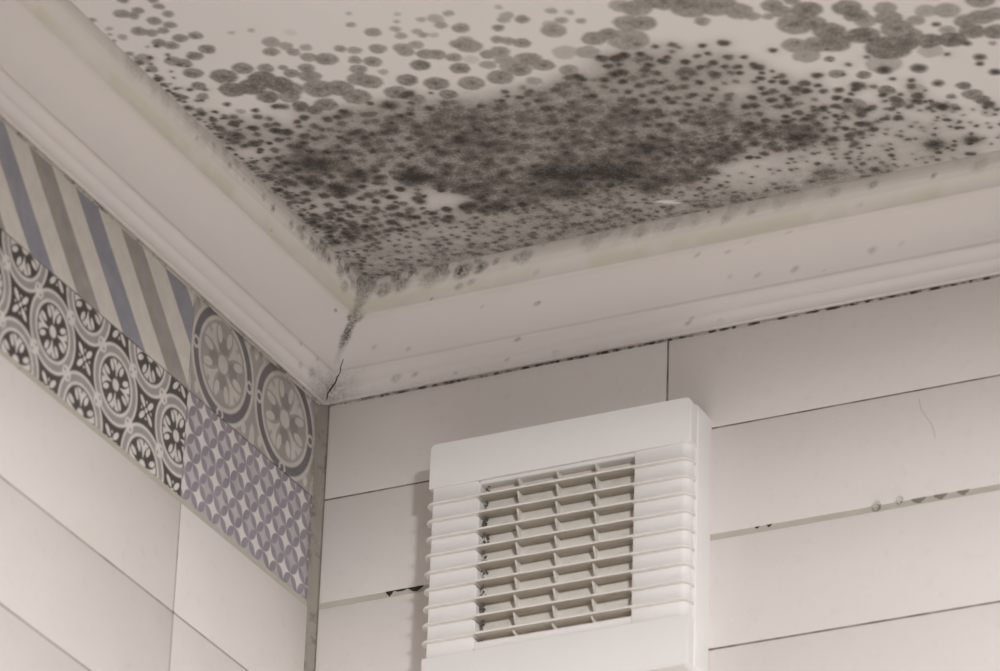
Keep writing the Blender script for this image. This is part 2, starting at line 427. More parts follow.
CORNICE_SPOTS_LEFT = [
  (0.2889,0.0983,0.0028,0.50),(0.2638,0.1041,0.0028,0.50),(0.2350,0.1008,0.0046,0.55),(0.2103,0.0994,0.0028,0.50),
  (0.1973,0.1037,0.0028,0.50),(0.1764,0.1005,0.0046,0.50),(0.1599,0.0991,0.0046,0.75),(0.1522,0.0849,0.0028,0.30),
  (0.1285,0.0994,0.0056,0.60),(0.1091,0.0997,0.0056,0.60),(0.0860,0.0999,0.0074,0.70),(0.0722,0.1009,0.0056,0.70),
  (0.0612,0.1007,0.0056,0.75),(0.0410,0.1003,0.0065,0.65),(0.0277,0.0721,0.0028,0.70),(0.0089,0.0757,0.0028,0.80),
  (0.0598,0.0286,0.0028,0.50),(0.0308,0.0289,0.0037,0.30),(0.0310,0.0163,0.0074,0.50),(0.0092,0.0168,0.0056,0.40),
  (0.0515,0.0145,0.0046,0.30),(0.0276,0.0939,0.0074,0.50),]
BOUND = [(0.0941, -0.3892), (0.1148, -0.3684), (0.1685, -0.3665), (0.2483, -0.3467), (0.31, -0.3275), (0.3628, -0.3272), (0.4051, -0.3428),
  (0.4437, -0.3513), (0.5073, -0.3408), (0.5394, -0.2779), (0.552, -0.2475), (0.584, -0.2424), (0.6187, -0.2026), (0.6828, -0.1502), (0.721, -0.1171)]
CLEAR = [(0.177, -0.1797, 0.020), (0.205, -0.173, 0.018), (0.455, -0.1235, 0.030), (0.51, -0.0845, 0.030), (0.0949, -0.3065, 0.012), (0.4955, -0.246, 0.016), (0.4971, -0.3369, 0.014), (0.5216, -0.3347, 0.014)]
DROPS = [(0.5165, -0.0985, 0.0038, 'clear water drop on the grout joint, nearer the fan of the two'),
         (0.5360, -0.0965, 0.0030, 'clear water drop on the grout joint, next to three grey mould patches')]

# ------------------------------------------------------------------ the setting
ROOM_X, ROOM_Y = 2.7, 4.2

def plain_structure(name, lo, hi, mat, label):
    me = bm_mesh(box_bm(lo, hi), name)
    o = link(name, me, mat)
    return props(o, label, None, 'structure')

# mould fields live on the ceiling itself, in metres from the room corner
def axis_lines(fine_lo, fine_hi, step, far):
    fine = np.arange(fine_lo, fine_hi, step)
    return np.concatenate([[0.0, 0.03], fine, np.linspace(fine_hi, far, 9)])

def build_ceiling():
    xs = axis_lines(0.06, 0.86, 0.0016, ROOM_X)
    ys = -axis_lines(0.06, 0.70, 0.0016, ROOM_Y)
    X, Y = np.meshgrid(xs, ys, indexing='ij')
    wx = X + 0.0028 * (fbm(X, Y, 150, 3) - 0.5)
    wy = Y + 0.0028 * (fbm(X + 3.1, Y + 1.7, 150, 3) - 0.5)
    m = np.zeros_like(X)

    def window(cx, cy, r):
        i0, i1 = np.searchsorted(xs, [cx - r, cx + r])
        j0, j1 = np.searchsorted(-ys, [-cy - r, -cy + r])
        return slice(i0, i1), slice(j0, j1)

    by = np.array([b[1] for b in BOUND]); bx = np.array([b[0] for b in BOUND])
    inside = lambda x, y: y - np.interp(x, bx, by)          # > 0 within the heavily grown area

    # hazy growth
    hz = np.zeros_like(X)
    for cx, cy, r, k in HAZE:
        hz = 1 - (1 - hz) * (1 - 0.62 * k * np.exp(-((X - cx) ** 2 + (Y - cy) ** 2) / (1.1 * r * r)))
    ins = inside(X, Y)
    hz *= 0.12 + 0.88 * ss(-0.014, 0.03, ins)
    hz *= 0.72 + 0.55 * fbm(X, Y, 42, 4)
    for cx, cy, r in CLEAR:
        hz *= 1 - 0.5 * np.exp(-((X - cx) ** 2 + (Y - cy) ** 2) / (r * r))
    edge = np.exp(-np.maximum(-Y - 0.0755, 0) / 0.030) * ss(0.0, 0.12, 0.62 - X) + 0.55 * np.exp(-np.maximum(X - 0.0755, 0) / 0.014) * ss(0.5, 0.25, -Y)
    hz = 1 - (1 - hz) * (1 - np.clip(edge, 0, 1) * (0.35 + 0.75 * fbm(X, Y, 180, 3)) * 0.95)
    m = np.clip(hz * 0.80, 0, 0.46)

    # small colonies with dark hearts and pale halos
    small = []
    def scatter(x0, x1, y0, y1, cell, keep, rmin, rmax, test, kk=(0.55, 0.9)):
        gx = np.arange(x0, x1, cell); gy = np.arange(y0, y1, cell)
        for a in gx:
            for b in gy:
                px = a + cell * (0.15 + 0.7 * rng.random()); py = b + cell * (0.15 + 0.7 * rng.random())
                w = test(px, py)
                if rng.random() < keep * w:
                    small.append((px, py, rmin + (rmax - rmin) * rng.random() ** 1.6, kk[0] + (kk[1] - kk[0]) * rng.random()))
    clear = lambda x, y: np.prod([1 - 0.9 * math.exp(-((x - c[0]) ** 2 + (y - c[1]) ** 2) / (0.8 * c[2] ** 2)) for c in CLEAR])
    w1 = lambda x, y: float(ss(-0.006, 0.03, inside(x, y))) * clear(x, y) * (1.0 if x < 0.56 else 0.72)
    scatter(0.08, 0.86, -0.42, -0.15, 0.0122, 0.98, 0.0048, 0.0086, w1, (0.56, 0.90))
    scatter(0.08, 0.86, -0.42, -0.15, 0.0150, 0.35, 0.0030, 0.0060, w1, (0.55, 0.92))
    scatter(0.08, 0.80, -0.19, -0.078, 0.0082, 0.88, 0.0026, 0.0046, w1, (0.48, 0.82))
    w2 = lambda x, y: math.exp(-max(x - 0.078, 0) / 0.013) * float(ss(0.54, 0.42, -y))
    scatter(0.077, 0.12, -0.56, -0.10, 0.0055, 0.9, 0.0016, 0.0044, w2, (0.65, 1.0))
    w3 = lambda x, y: 0.5 * float(ss(0.02, -0.03, inside(x, y)) * ss(-0.10, -0.04, inside(x, y)))
    scatter(0.50, 0.86, -0.36, -0.10, 0.020, 0.6, 0.003, 0.0055, w3, (0.5, 0.9))
    for cx, cy, r, k in small:
        s = window(cx, cy, r * 2.6)
        if s[0].stop <= s[0].start or s[1].stop <= s[1].start: continue
        d = np.hypot(wx[s] - cx, wy[s] - cy) / r
        core = k * ss(1.2, 0.25, d)
        halo = 0.20 * np.exp(-(d / 1.35) ** 2)
        m[s] = np.maximum(1 - (1 - m[s]) * (1 - 0.75 * halo), np.maximum(core, m[s] + 0.55 * core * (1 - m[s])))

    # broad flat colonies: sharp rims, slightly darker where they overlap
    for cx, cy, r, k in COLONIES:
        s = window(cx, cy, r * 1.5)
        if s[0].stop <= s[0].start or s[1].stop <= s[1].start: continue
        d = np.hypot(wx[s] - cx, wy[s] - cy) / (r * 1.10)
        a = ss(1.10, 0.86, d)
        lvl = k * (0.88 if k < 0.74 else 0.95)
        lvl = lvl * (0.90 + 0.16 * ss(0.5, 0.0, d)) if k < 0.74 else lvl * (0.55 + 0.5 * ss(0.9, 0.1, d))
        m[s] = np.maximum(m[s], lvl * a) + 0.10 * a * m[s] * (1 - m[s])
    # black patches with feathered edges
    for cx, cy, r, k in DARK_COLONIES:
        s = window(cx, cy, r * 2.6)
        d = np.hypot(wx[s] - cx, wy[s] - cy) / r
        a = k * np.exp(-(d / 0.95) ** 2)
        m[s] = 1 - (1 - m[s]) * (1 - 0.95 * a)
    # a little bare scratch where the growth was scraped away
    for k in range(7):
        sx, sy = 0.360 + 0.012 * rng.random(), -0.108 + 0.012 * rng.random()
        t = np.clip(((X - sx) * 0.92 + (Y - sy) * 0.39) / 0.011, 0, 1)
        d = np.hypot(X - sx - 0.92 * 0.011 * t, Y - sy - 0.39 * 0.011 * t)
        m *= 1 - 0.8 * np.exp(-(d / 0.0011) ** 2)
    m *= ss(0.86, 0.80, X) * ss(0.70, 0.64, -Y)
    Z = np.zeros_like(X)
    P = np.stack([X, Y, Z], -1)
    me = grid_mesh('ceiling', P[:, ::-1][:, ::1])
    set_float(me, 'mould', np.clip(m, 0, 1)[:, ::-1])
    o = link('ceiling', me, M['ceiling'], loc=(0, 0, CEIL))
    return props(o, 'white painted ceiling spotted with heavy grey-brown mould above the cornice', None, 'structure')
ceiling = build_ceiling()

def bez(p0, p1, p2, n):
    return [tuple((1 - t) ** 2 * p0[i] + 2 * t * (1 - t) * p1[i] + t * t * p2[i] for i in (0, 1)) for t in np.linspace(0, 1, n)]
PROFILE = ([(0, .0912), (.0036, .0912)] + bez((.0046, .0920), (.0050, .0975), (.0100, .1004), 7) + bez((.0108, .1012), (.0128, .1062), (.0192, .1088), 9)
           + [(.0203, .1100)] + bez((.0207, .1120), (.0330, .1330), (.0575, .1374), 22) + bez((.0592, .1384), (.0612, .1435), (.0690, .1488), 9)[0:9]
           + [(.0722, .1522), (.0740, .1556), (.0751, .1592), (.0755, .162)])

def build_cornice(name, side, spots, far, label):
    pr = np.array(PROFILE)
    al = np.r_[0, np.cumsum(np.hypot(*np.diff(pr, axis=0).T))]
    q = np.unique(np.concatenate([np.linspace(0, al[-1], 74), al]))
    d = np.interp(q, al, pr[:, 0]); z = np.interp(q, al, pr[:, 1])
    t = np.concatenate([np.arange(0, 0.06, 0.0012), np.arange(0.06, 0.82, 0.0022), np.linspace(0.83, far - 0.08, 12)])
    T, D = np.meshgrid(t, d, indexing='ij')
    Z = np.broadcast_to(z, T.shape); Q = np.broadcast_to(q, T.shape)
    n1 = fbm(T, Q, 130, 3); n2 = fbm(T + 4, Q + 2, 30, 3)
    m = np.zeros_like(T)
    for ct, cq, r, k in spots:
        dd = np.hypot((T - ct) + 0.004 * (n1 - 0.5), (Q - cq) * 1.35 + 0.004 * (n2 - 0.5)) / r
        m = np.maximum(m, k * ss(1.15, 0.35, dd) * (0.55 + 0.7 * n1))
    # growth creeping down from the ceiling line
    creep = ss(0.090, 0.106, Q) * ss(0.36, 0.62, n2 + 0.18 * ss(0.25, 0.0, T)) * (0.12 + 0.38 * ss(0.35, 0.0, T))
    m = np.maximum(m, creep * 1.5 * ss(0.40, 0.60, n1))
    m = np.maximum(m, 0.12 * ss(0.1085, 0.1096, Q))
    # mitre joint
    wdt = 0.0045 + 0.013 * n1 * ss(0.03, 0.06, Q) + 0.006 * ss(0.085, 0.1, Q)
    mit = ss(1.0, 0.2, T / wdt) * (0.25 + 0.75 * ss(0.038, 0.055, Q)) * (0.30 + 0.8 * n1)
    m = np.maximum(m, mit * (0.75 + 0.45 * np.exp(-((Q - 0.066) / 0.012) ** 2)))
    m = np.maximum(m, 0.8 * ss(0.045, 0.0, T) * ss(0.042, 0.012, Q) * (0.25 + n1 * n2 * 2.4))
    m = np.maximum(m, 0.65 * ss(0.065, 0.0, T) * ss(0.034, 0.005, Q) * ss(0.42, 0.62, n1 * 0.5 + n2 * 0.5))
    m = np.maximum(m, 0.30 * ss(0.006, 0.0, Q))
    st = np.exp(-((Q - 0.086) / 0.007) ** 2) * ss(0.30, 0.62, n2) * 0.9 + 0.30 * np.exp(-((Q - 0.0785) / 0.0015) ** 2)
    st = st + 0.25 * ss(0.08, 0.085, Q)
    st = st * ss(1.0, 0.5, T)
    if side == 'right':
        P = np.stack([D + T, -D, Z], -1)
    else:
        P = np.stack([D, -(D + T), Z], -1)
        P = P[:, ::-1]; m = m[:, ::-1]; st = st[:, ::-1]
    me = grid_mesh(name, P)
    set_float(me, 'mould', np.clip(m, 0, 1)); set_float(me, 'stain', np.clip(st, 0, 1))
    me.set_sharp_from_angle(angle=R(38))
    o = link(name, me, M['cornice'], loc=(0, 0, A0))
    return props(o, label, None, 'structure')
cornice_right = build_cornice('trim_1', 'right', CORNICE_SPOTS_RIGHT, ROOM_X, 'white moulded cornice above the plain tiled wall with the fan')
cornice_left = build_cornice('trim_2', 'left', CORNICE_SPOTS_LEFT, ROOM_Y, 'white moulded cornice above the patterned tile border')

# cracks in the cornice mitre: thin sunken slivers along the joint
def sliver(name, pts, w, mat, parent, nrm, push=0.00025):
    """a thin wedge-shaped crack line following pts (object space of parent)"""
    bm = bmesh.new()
    n = len(pts); vs = []
    nrm = Vector(nrm).normalized()
    for i, p in enumerate(pts):
        p = Vector(p)
        tgt = (Vector(pts[min(i + 1, n - 1)]) - Vector(pts[max(i - 1, 0)])).normalized()
        sd = tgt.cross(nrm).normalized()
        ww = w * (0.35 + 0.65 * math.sin(math.pi * (i + 0.6) / (n + 0.2)))
        c = p + nrm * push
        vs.append([bm.verts.new(c + sd * ww), bm.verts.new(c + nrm * 0.0002), bm.verts.new(c - sd * ww), bm.verts.new(c - nrm * 0.0008)])
    for i in range(n - 1):
        for k in range(4):
            bm.faces.new((vs[i][k], vs[i][(k + 1) % 4], vs[i + 1][(k + 1) % 4], vs[i + 1][k]))
    bm.faces.new(vs[0]); bm.faces.new(vs[-1])
    return link(name, bm_mesh(bm, name), mat, parent)

def mitre_point(q, off):
    pr = np.array(PROFILE); al = np.r_[0, np.cumsum(np.hypot(*np.diff(pr, axis=0).T))]
    d = float(np.interp(q, al, pr[:, 0])); z = float(np.interp(q, al, pr[:, 1]))
    return (d + max(off, 0), -d + min(off, 0), z)
sliver('crack', [mitre_point(q, o) for q, o in ((.003, .0), (.008, .0012), (.012, .0004), (.016, .0022), (.021, .0052), (.025, .0048), (.029, .0062), (.034, .0054), (.040, .0062))],
       0.0006, M['crack'], cornice_right, (0.5, -0.6, -0.4))

# ---- walls: a backing of grout with tiles set proud of it
wall_right = plain_structure('wall_right', (-0.12, 0.0012, 0.0), (ROOM_X, 0.12, CEIL), M['grout'], 'plain white tiled wall carrying the extractor fan')
wall_left = plain_structure('wall_left', (-0.12, -ROOM_Y, 0.0), (-0.0012, 0.0012, CEIL), M['grout'], 'white tiled wall with a border of patterned tiles under the cornice')
floor = plain_structure('floor', (-0.12, -ROOM_Y, -0.1), (ROOM_X, 0.12, 0.0), M['floor'], 'pale floor of the room')

ROWS = [(0.0006, 0.0985), (-0.0974, -0.0006), (-0.1994, -0.1026)]        # z ranges relative to the joint A0
z = -0.2008
while A0 + z - 0.1 > 0.05:
    ROWS.append((z - 0.0984, z)); z -= 0.1

_cache = {}
def tile_mesh(size, kind):
    key = (tuple(round(s, 4) for s in size), kind)
    if key not in _cache:
        h = [s / 2 for s in size]
        bm = rounded([-a for a in h], h, [(None, 0.0008, 2, None)])
        me = bm_mesh(bm, kind, True)
        me.materials.append(M['tile'])
        _cache[key] = me
    return _cache[key]

# right wall: first column is cut at the corner, then whole tiles
cols_right = [(0.0062, 0.3266)]
x = 0.3282
while x < 1.4:
    cols_right.append((x, x + 0.2984)); x += 0.30
for r, (z0, z1) in enumerate(ROWS[:9]):
    for c, (x0, x1) in enumerate(cols_right):
        jit = 0.0002 * random.uniform(-1, 1)
        o = link('wall_tile', tile_mesh((x1 - x0, 0.006, z1 - z0), 'wall_tile'), None, wall_right, ((x0 + x1) / 2, 0.003 + jit, A0 + (z0 + z1) / 2))

# left wall: plain tiles below the border
cols_left = [(-0.2258, -0.0078)]
y = -0.2275
while y > -1.5:
    cols_left.append((y - 0.2984, y)); y -= 0.30
for r, (z0, z1) in enumerate(ROWS[2:9]):
    for c, (y0, y1) in enumerate(cols_left):
        jit = 0.0002 * random.uniform(-1, 1)
        o = link('wall_tile', tile_mesh((0.006, y1 - y0, z1 - z0), 'wall_tile'), None, wall_left, (-0.003 + jit, (y0 + y1) / 2, A0 + (z0 + z1) / 2))

# ---- patterned border tiles: the print is colour on the glaze
def C3(*c): return np.array(srgb(*c))
def over(colr, mask, c): return colr * (1 - mask[..., None]) + np.asarray(c) * mask[..., None]
AA = 0.0011
def flower(fu, fv, rin, aa):
    """white ornament inside a disc of radius rin; returns mask"""
    r = np.hypot(fu, fv) / rin
    th = np.degrees(np.arctan2(fv, fu))
    ph = (th + 45) % 90 - 45
    a = r * np.cos(np.radians(ph)); b = np.abs(r * np.sin(np.radians(ph)))
    w = aa / rin
    ca, sa = math.cos(R(16)), math.sin(R(16))
    da, db = a - 0.66, b - 0.215
    e = np.sqrt(((da * ca + db * sa) / 0.205) ** 2 + ((-da * sa + db * ca) / 0.105) ** 2)
    mask = ss(1 + w * 5, 1 - w * 5, e)
    p2 = (45 - np.abs(ph))
    half = 5 + 17 * np.clip((r - 0.3) / 0.62, 0, 1) ** 1.6
    fl = ss(half + 2.5, half - 2.5, p2) * ss(0.26, 0.34, r) * ss(0.97, 0.88, r)
    fl = fl * (1 - 0.8 * ss(5, 2, p2) * ss(0.72, 0.85, r))
    mask = np.maximum(mask, fl)
    return np.maximum(mask, ss(0.215 + w, 0.215 - w, r))

def print_stripes(Y, Z):
    w = (Y + Z + 0.336) / 0.0728
    k = np.floor(w); f = w - k
    m = ss(0.0, 0.03, f) * ss(0.53, 0.50, f)
    blue = (np.mod(k, 2) == 0)[..., None]
    n = fbm(Y, Z, 60, 3)[..., None]
    stripe = np.where(blue, C3(152, 150, 158) * (0.86 + 0.25 * n), C3(166, 158, 152) * (0.84 + 0.28 * n))
    return over(np.broadcast_to(C3(219, 211, 201), Y.shape + (3,)), m, 0) + stripe * m[..., None]

def print_rosettes(Y, Z):
    p = 0.0697
    a, b = Y + 0.439, Z + 0.049
    u = (a + b) / math.sqrt(2) / p; v = (-a + b) / math.sqrt(2) / p
    fu, fv = u - np.round(u), v - np.round(v)
    r = np.hypot(fu, fv); aa = AA / p
    dark, band, white = C3(80, 73, 69), C3(164, 157, 152), C3(222, 215, 208)
    c = np.broadcast_to(dark, Y.shape + (3,))
    gu, gv = (u - .5) - np.round(u - .5), (v - .5) - np.round(v - .5)
    st = np.zeros_like(Y)
    for s, t in ((gu, gv), (gv, gu)):
        e = np.hypot((np.abs(s) - 0.125) / 0.080, t / 0.036)
        st = np.maximum(st, ss(1.15, 0.85, e))
    e = np.hypot(np.abs(gu) - 0.075, np.abs(gv) - 0.075)
    st = np.maximum(st, 0.8 * ss(0.026, 0.014, e))
    st = np.maximum(st, ss(0.036, 0.024, np.hypot(gu, gv)))
    c = over(c, st, white)
    c = over(c, ss(.5 + aa, .5 - aa, r), white)
    c = over(c, ss(.462 + aa, .462 - aa, r), band)
    c = over(c, ss(.378 + aa, .378 - aa, r), white)
    c = over(c, ss(.338 + aa, .338 - aa, r), dark)
    c = over(c, flower(fu, fv, .338, aa) * ss(.338, .33, r), white)
    for s, t in ((fu, fv), (fv, fu)):
        ds = 0.5 - np.abs(s)
        c = over(c, ss(0.115, 0.085, np.hypot(ds, t * 1.15)), white)
        c = over(c, ss(0.030, 0.014, np.hypot(ds - 0.055, t)), band)
    return c * (0.93 + 0.14 * fbm(Y, Z, 120, 2))[..., None]

def print_medallions(Y, Z):
    pitch = 0.1091; rad = 0.0540
    a = (Y + 0.1745) / pitch
    fy = (a - np.round(a)) * pitch / rad; fz = (Z - 0.0485) / rad
    fu, fv = fy, fz
    r = np.hypot(fy, fz); aa = AA / rad
    bgc, slate, pale, disc = C3(168, 161, 154), C3(112, 108, 110), C3(206, 198, 189), C3(166, 158, 151)
    c = np.broadcast_to(bgc, Y.shape + (3,))
    hy = (a - .5 - np.round(a - .5)) * pitch / rad
    for zc in (-0.86, 0.86):
        e = np.hypot(hy / 0.085, (fz - zc) / 0.30)
        c = over(c, ss(1.15, 0.85, e), pale)
        e = np.hypot((np.abs(hy) - 0.26) / 0.07, (fz - zc - 0.12 * np.sign(-zc)) / 0.10)
        c = over(c, ss(1.2, 0.8, e), pale)
    c = over(c, ss(1.0 + aa, 1.0 - aa, r), pale)
    c = over(c, ss(.925 + aa, .925 - aa, r), slate)
    c = over(c, ss(.775 + aa, .775 - aa, r), pale)
    c = over(c, ss(.705 + aa, .705 - aa, r), disc)
    first = (np.round(a) < 0.5)[..., None]
    ink = flower(fu, fv, .705, aa) * ss(.705, .69, r)
    c = over(c, ink, pale)
    heart = ss(0.17, 0.12, np.minimum(np.hypot(np.abs(fu) - 0.30, fv), np.hypot(np.abs(fv) - 0.30, fu)))
    c = over(c, 0.55 * heart * (1 - ink), C3(128, 121, 116))
    dd = np.minimum(np.hypot(np.abs(fu) - 0.85, fv), np.hypot(np.abs(fv) - 0.85, fu))
    c = over(c, ss(.120, .100, dd), pale)
    c = over(c, ss(.066, .048, dd), slate)
    return c * (0.92 + 0.16 * fbm(Y, Z, 90, 3))[..., None]

def print_lattice(Y, Z):
    q = (Y + 0.2002) / 0.0246; w = (Z + 0.0092) / 0.0254
    a, b = q + w, q - w
    ra, rb = np.round(a), np.round(b)
    fa, fb = np.abs(a - ra), np.abs(b - rb)
    odd = np.mod(ra + rb, 2) > 0.5
    fill, lens, star = C3(192, 185, 185), C3(150, 143, 149), C3(221, 214, 209)
    n = fbm(Y, Z, 55, 3)
    c = np.where(odd[..., None], fill * (0.80 + 0.32 * n)[..., None], np.broadcast_to(star, Y.shape + (3,)))
    wa = 0.225 * (1 - (2 * fb) ** 2); wb = 0.225 * (1 - (2 * fa) ** 2)
    m = np.maximum(ss(0.035, -0.035, (0.5 - fa) - wa), ss(0.035, -0.035, (0.5 - fb) - wb))
    return over(c, m, 0) + (lens * (0.82 + 0.3 * fbm(Y + 2, Z, 80, 2))[..., None]) * m[..., None]

def patterned_tile(y0, y1, z0, z1, fn, res, label):
    ny, nz = int((y1 - y0) / res) + 2, int((z1 - z0) / res) + 2
    ys = np.linspace(y0, y1, ny); zs = np.linspace(z0, z1, nz)
    # rim: one more ring of points folded back to give the tile its thickness
    ye = np.concatenate([[y0], ys, [y1]]); ze = np.concatenate([[z0], zs, [z1]])
    Yg, Zg = np.meshgrid(ye, ze, indexing='ij')
    Xg = np.zeros_like(Yg); Xg[0] = Xg[-1] = -0.005; Xg[:, 0] = Xg[:, -1] = -0.005
    for k in (1, -2):
        Xg[k, 1:-1] = -0.0003; Xg[1:-1, k] = -0.0003
    c = fn(Yg, Zg)
    me = grid_mesh('patterned_tile', np.stack([Xg, Yg, Zg], -1), True)
    set_color(me, 'print', np.clip(c, 0, 1))
    n1 = fbm(Yg, Zg, 110, 3)
    mould = 0.75 * ss(0.010, 0.0, 0.0915 - Zg - 0.008 * (n1 - 0.5)) * ss(0.30, 0.12, -Yg) + 0.6 * ss(0.012, 0.0, -0.0095 - Yg) * (n1 + 0.2)
    mould = mould + 0.5 * ss(0.006, 0.0, Zg + 0.0974) * ss(0.16, 0.02, -Yg) * n1
    set_float(me, 'mould', np.clip(mould, 0, 1))
    me.set_sharp_from_angle(angle=R(40))
    o = link('patterned_tile', me, M['print'], wall_left, (0, 0, A0))
    o['label'] = label
    return o
U0, U1 = 0.0006, 0.0985
L0, L1 = -0.0974, -0.0006
patterned_tile(-0.5600, -0.2280, U0, U1, print_stripes, 0.0010, 'border tile with diagonal blue-grey, grey and cream stripes')
patterned_tile(-0.2272, -0.0095, U0, U1, print_medallions, 0.00075, 'border tile with two large pale grey medallions')
patterned_tile(-0.5600, -0.2280, L0, L1, print_rosettes, 0.00075, 'border tile with black and white ringed rosettes')
patterned_tile(-0.2272, -0.0095, L0, L1, print_lattice, 0.00075, 'border tile with purple-grey petal lattice')
patterned_tile(-0.8900, -0.5608, U0, U1, lambda Y, Z: print_lattice(Y, Z - 0.1), 0.002, 'border tile with purple-grey petal lattice beyond the striped one')
patterned_tile(-0.8900, -0.5608, L0, L1, print_stripes, 0.002, 'border tile with diagonal stripes beyond the rosettes')

# ---- grout joints that show their own colour
def strip(parent, lo, hi, mat, name='grout_joint'):
    return link(name, bm_mesh(box_bm(lo, hi), name), mat, parent, (0, 0, A0))
for zc, half, mt in ((0.0, 0.0006, 'grout_dark'), (-0.1, 0.0026, 'grout_pale'), (-0.2001, 0.0008, 'grout_dark'), (-0.3, 0.0008, 'grout_dark')):
    strip(wall_right, (0.0062, 0.0004, zc - half), (1.5, 0.002, zc + half), M[mt])
strip(wall_right, (0.3266, 0.0004, -0.6), (0.3282, 0.002, 0.095), M['grout_dark'])
strip(wall_left, (-0.002, -1.5, -0.1026), (-0.0005, -0.008, -0.0974), M['grout_pale'])
strip(wall_left, (-0.002, -1.5, -0.2010), (-0.0003, -0.008, -0.1992), M['grout_left'])
strip(wall_left, (-0.002, -1.5, -0.3010), (-0.0003, -0.008, -0.2992), M['grout_left'])
strip(wall_left, (-0.002, -0.2277, -0.6), (-0.0003, -0.2256, -0.1026), M['grout_left'])

# corner filler: a slightly hollow bead where the two walls meet
def corner_bead():
    bm = bmesh.new()
    prof = [(-0.0015, -0.0098), (0.0, -0.0088), (0.0006, -0.0050), (0.0020, -0.0022), (0.0044, -0.0008), (0.0050, 0.0004), (0.0050, 0.0015), (-0.0015, 0.0015)]
    zs = np.linspace(-0.62, 0.0925, 60)
    rings = []
    for zz in zs:
        k = 0.0005 * (random.random() - 0.5)
        rings.append([bm.verts.new((px + k, py - k, zz)) for px, py in prof])
    for a, b in zip(rings, rings[1:]):
        for i in range(len(prof)):
            j = (i + 1) % len(prof)
            bm.faces.new((a[i], a[j], b[j], b[i]))
    bm.faces.new(rings[0]); bm.faces.new(rings[-1])
    return link('corner_bead', bm_mesh(bm, 'corner_bead', True), M['corner'], wall_left, (0, 0, A0))
corner_bead()

# caulk under the cornice: lumpy beads, blackened on the right wall
def caulk(parent, side, z0, rad, far, mat, skew):
    bm = bmesh.new()
    ts = np.arange(0.007, far, 0.004)
    rings = []
    for t in ts:
        k = rad * (0.75 + 0.5 * float(fbm(np.array(t), np.array(z0), 90, 2)))
        ring = []
        for i in range(6):
            an = math.pi * i / 5
            d, dz = k * math.sin(an), k * math.cos(an)
            zz = z0 + dz + skew * t
            ring.append(bm.verts.new((t, -d, zz) if side == 'right' else (d, -t, zz)))
        rings.append(ring)
    for a, b in zip(rings, rings[1:]):
        for i in range(5):
            bm.faces.new((a[i], a[i + 1], b[i + 1], b[i]))
        bm.faces.new((a[5], a[0], b[0], b[5]))
    bm.faces.new(rings[0]); bm.faces.new(rings[-1])
    return link('caulk_bead', bm_mesh(bm, 'caulk_bead', True), mat, parent, (0, 0, A0))
caulk(wall_right, 'right', 0.0905, 0.0013, 1.3, M['caulk'], 0.0)
caulk(wall_left, 'left', 0.0905, 0.0016, 1.3, M['caulk_left'], 0.0)

# hairline crack in the second tile to the right of the fan
sliver('hairline_crack', [(0.5530, -0.0002, -0.008), (0.5545, -0.0002, -0.018), (0.5590, -0.0002, -0.026), (0.5640, -0.0002, -0.034), (0.5660, -0.0002, -0.041), (0.5664, -0.0002, -0.047)],
       0.00013, M['grout_left'], wall_right, (0, -1, 0)).location = (0, 0, A0)

# ------------------------------------------------------------------ extractor fan
fan = bpy.data.objects.new('extractor_fan', None)
col.objects.link(fan)
FX0, FX1 = 0.1275, 0.3690
FZ0, FZ1 = -0.2290, 0.0112
fan.location = ((FX0 + FX1) / 2, 0.0, A0 + FZ0)
props(fan, 'white plastic square extractor fan with ribbed louver grille on tiled wall', 'extractor fan')
OFF = Vector((-(FX0 + FX1) / 2, 0, -FZ0))
def fpart(name, bm, mat, parent=fan, smooth=True):
    for v in bm.verts: v.co += OFF
    return link(name, bm_mesh(bm, name, smooth), mat, parent)
front = lambda lim: (lambda c: c.y < -lim)

# rear housing against the wall
b = rounded((FX0 + 0.0015, -0.0270, FZ0 + 0.001), (FX1, -0.0002, FZ1 + 0.0005), [(1, 0.006, 4, None), (None, 0.0012, 2, lambda c: c.y < -0.02)])
fpart('housing', b, M['fan'])
# smooth caps above and below the ribbed field
CAPD = 0.0395
b = rounded((FX0, -CAPD, -0.0294), (FX1 - 0.0012, -0.0265, FZ1), [(1, 0.0050, 4, lambda c: c.z > 0), (2, 0.0085, 6, front(0.035)), (0, 0.0060, 5, lambda c: c.y < -0.035 and c.z > 0), (0, 0.0008, 2, lambda c: c.y < -0.035 and c.z < -0.02)])
fpart('top_cap', b, M['fan'])
b = rounded((FX0, -CAPD, FZ0), (FX1 - 0.0012, -0.0265, -0.1852), [(1, 0.0050, 4, lambda c: c.z < -0.22), (2, 0.0085, 6, front(0.035)), (0, 0.0075, 6, lambda c: c.y < -0.035 and c.z < -0.2), (0, 0.0008, 2, lambda c: c.y < -0.035 and c.z > -0.19)])
fpart('bottom_cap', b, M['fan'])

RIBS = [-0.0444 - 0.01578 * k for k in range(9)]
OX0, OX1 = 0.1755, 0.3165                      # grille opening
TH = 0.0017
edges = [-0.0294] + RIBS + [-0.1852]
BD = 0.0376
for k in range(10):
    zt = edges[k] - (TH / 2 if k else 0); zb = edges[k + 1] + (TH / 2 if k < 9 else 0)
    b = rounded((FX0 + 0.0032, -BD, zb), (OX0 - 0.0005, -0.0265, zt), [(1, 0.0035, 3, lambda c: c.x > 0.16), (2, 0.0045, 4, front(0.034))])
    fpart('side_panel', b, M['fan'])
    b = rounded((OX1, -BD, zb), (FX1 - 0.0030, -0.0265, zt), [(2, 0.0075, 5, lambda c: c.y < -0.034 and c.x > 0.33), (2, 0.0008, 2, lambda c: c.y < -0.034 and c.x < 0.33)])
    fpart('side_panel', b, M['fan'])
b = rounded((OX0 - 0.0005, -BD, -0.0332), (OX1, -0.0265, -0.0294), [(0, 0.0005, 1, front(0.034))])
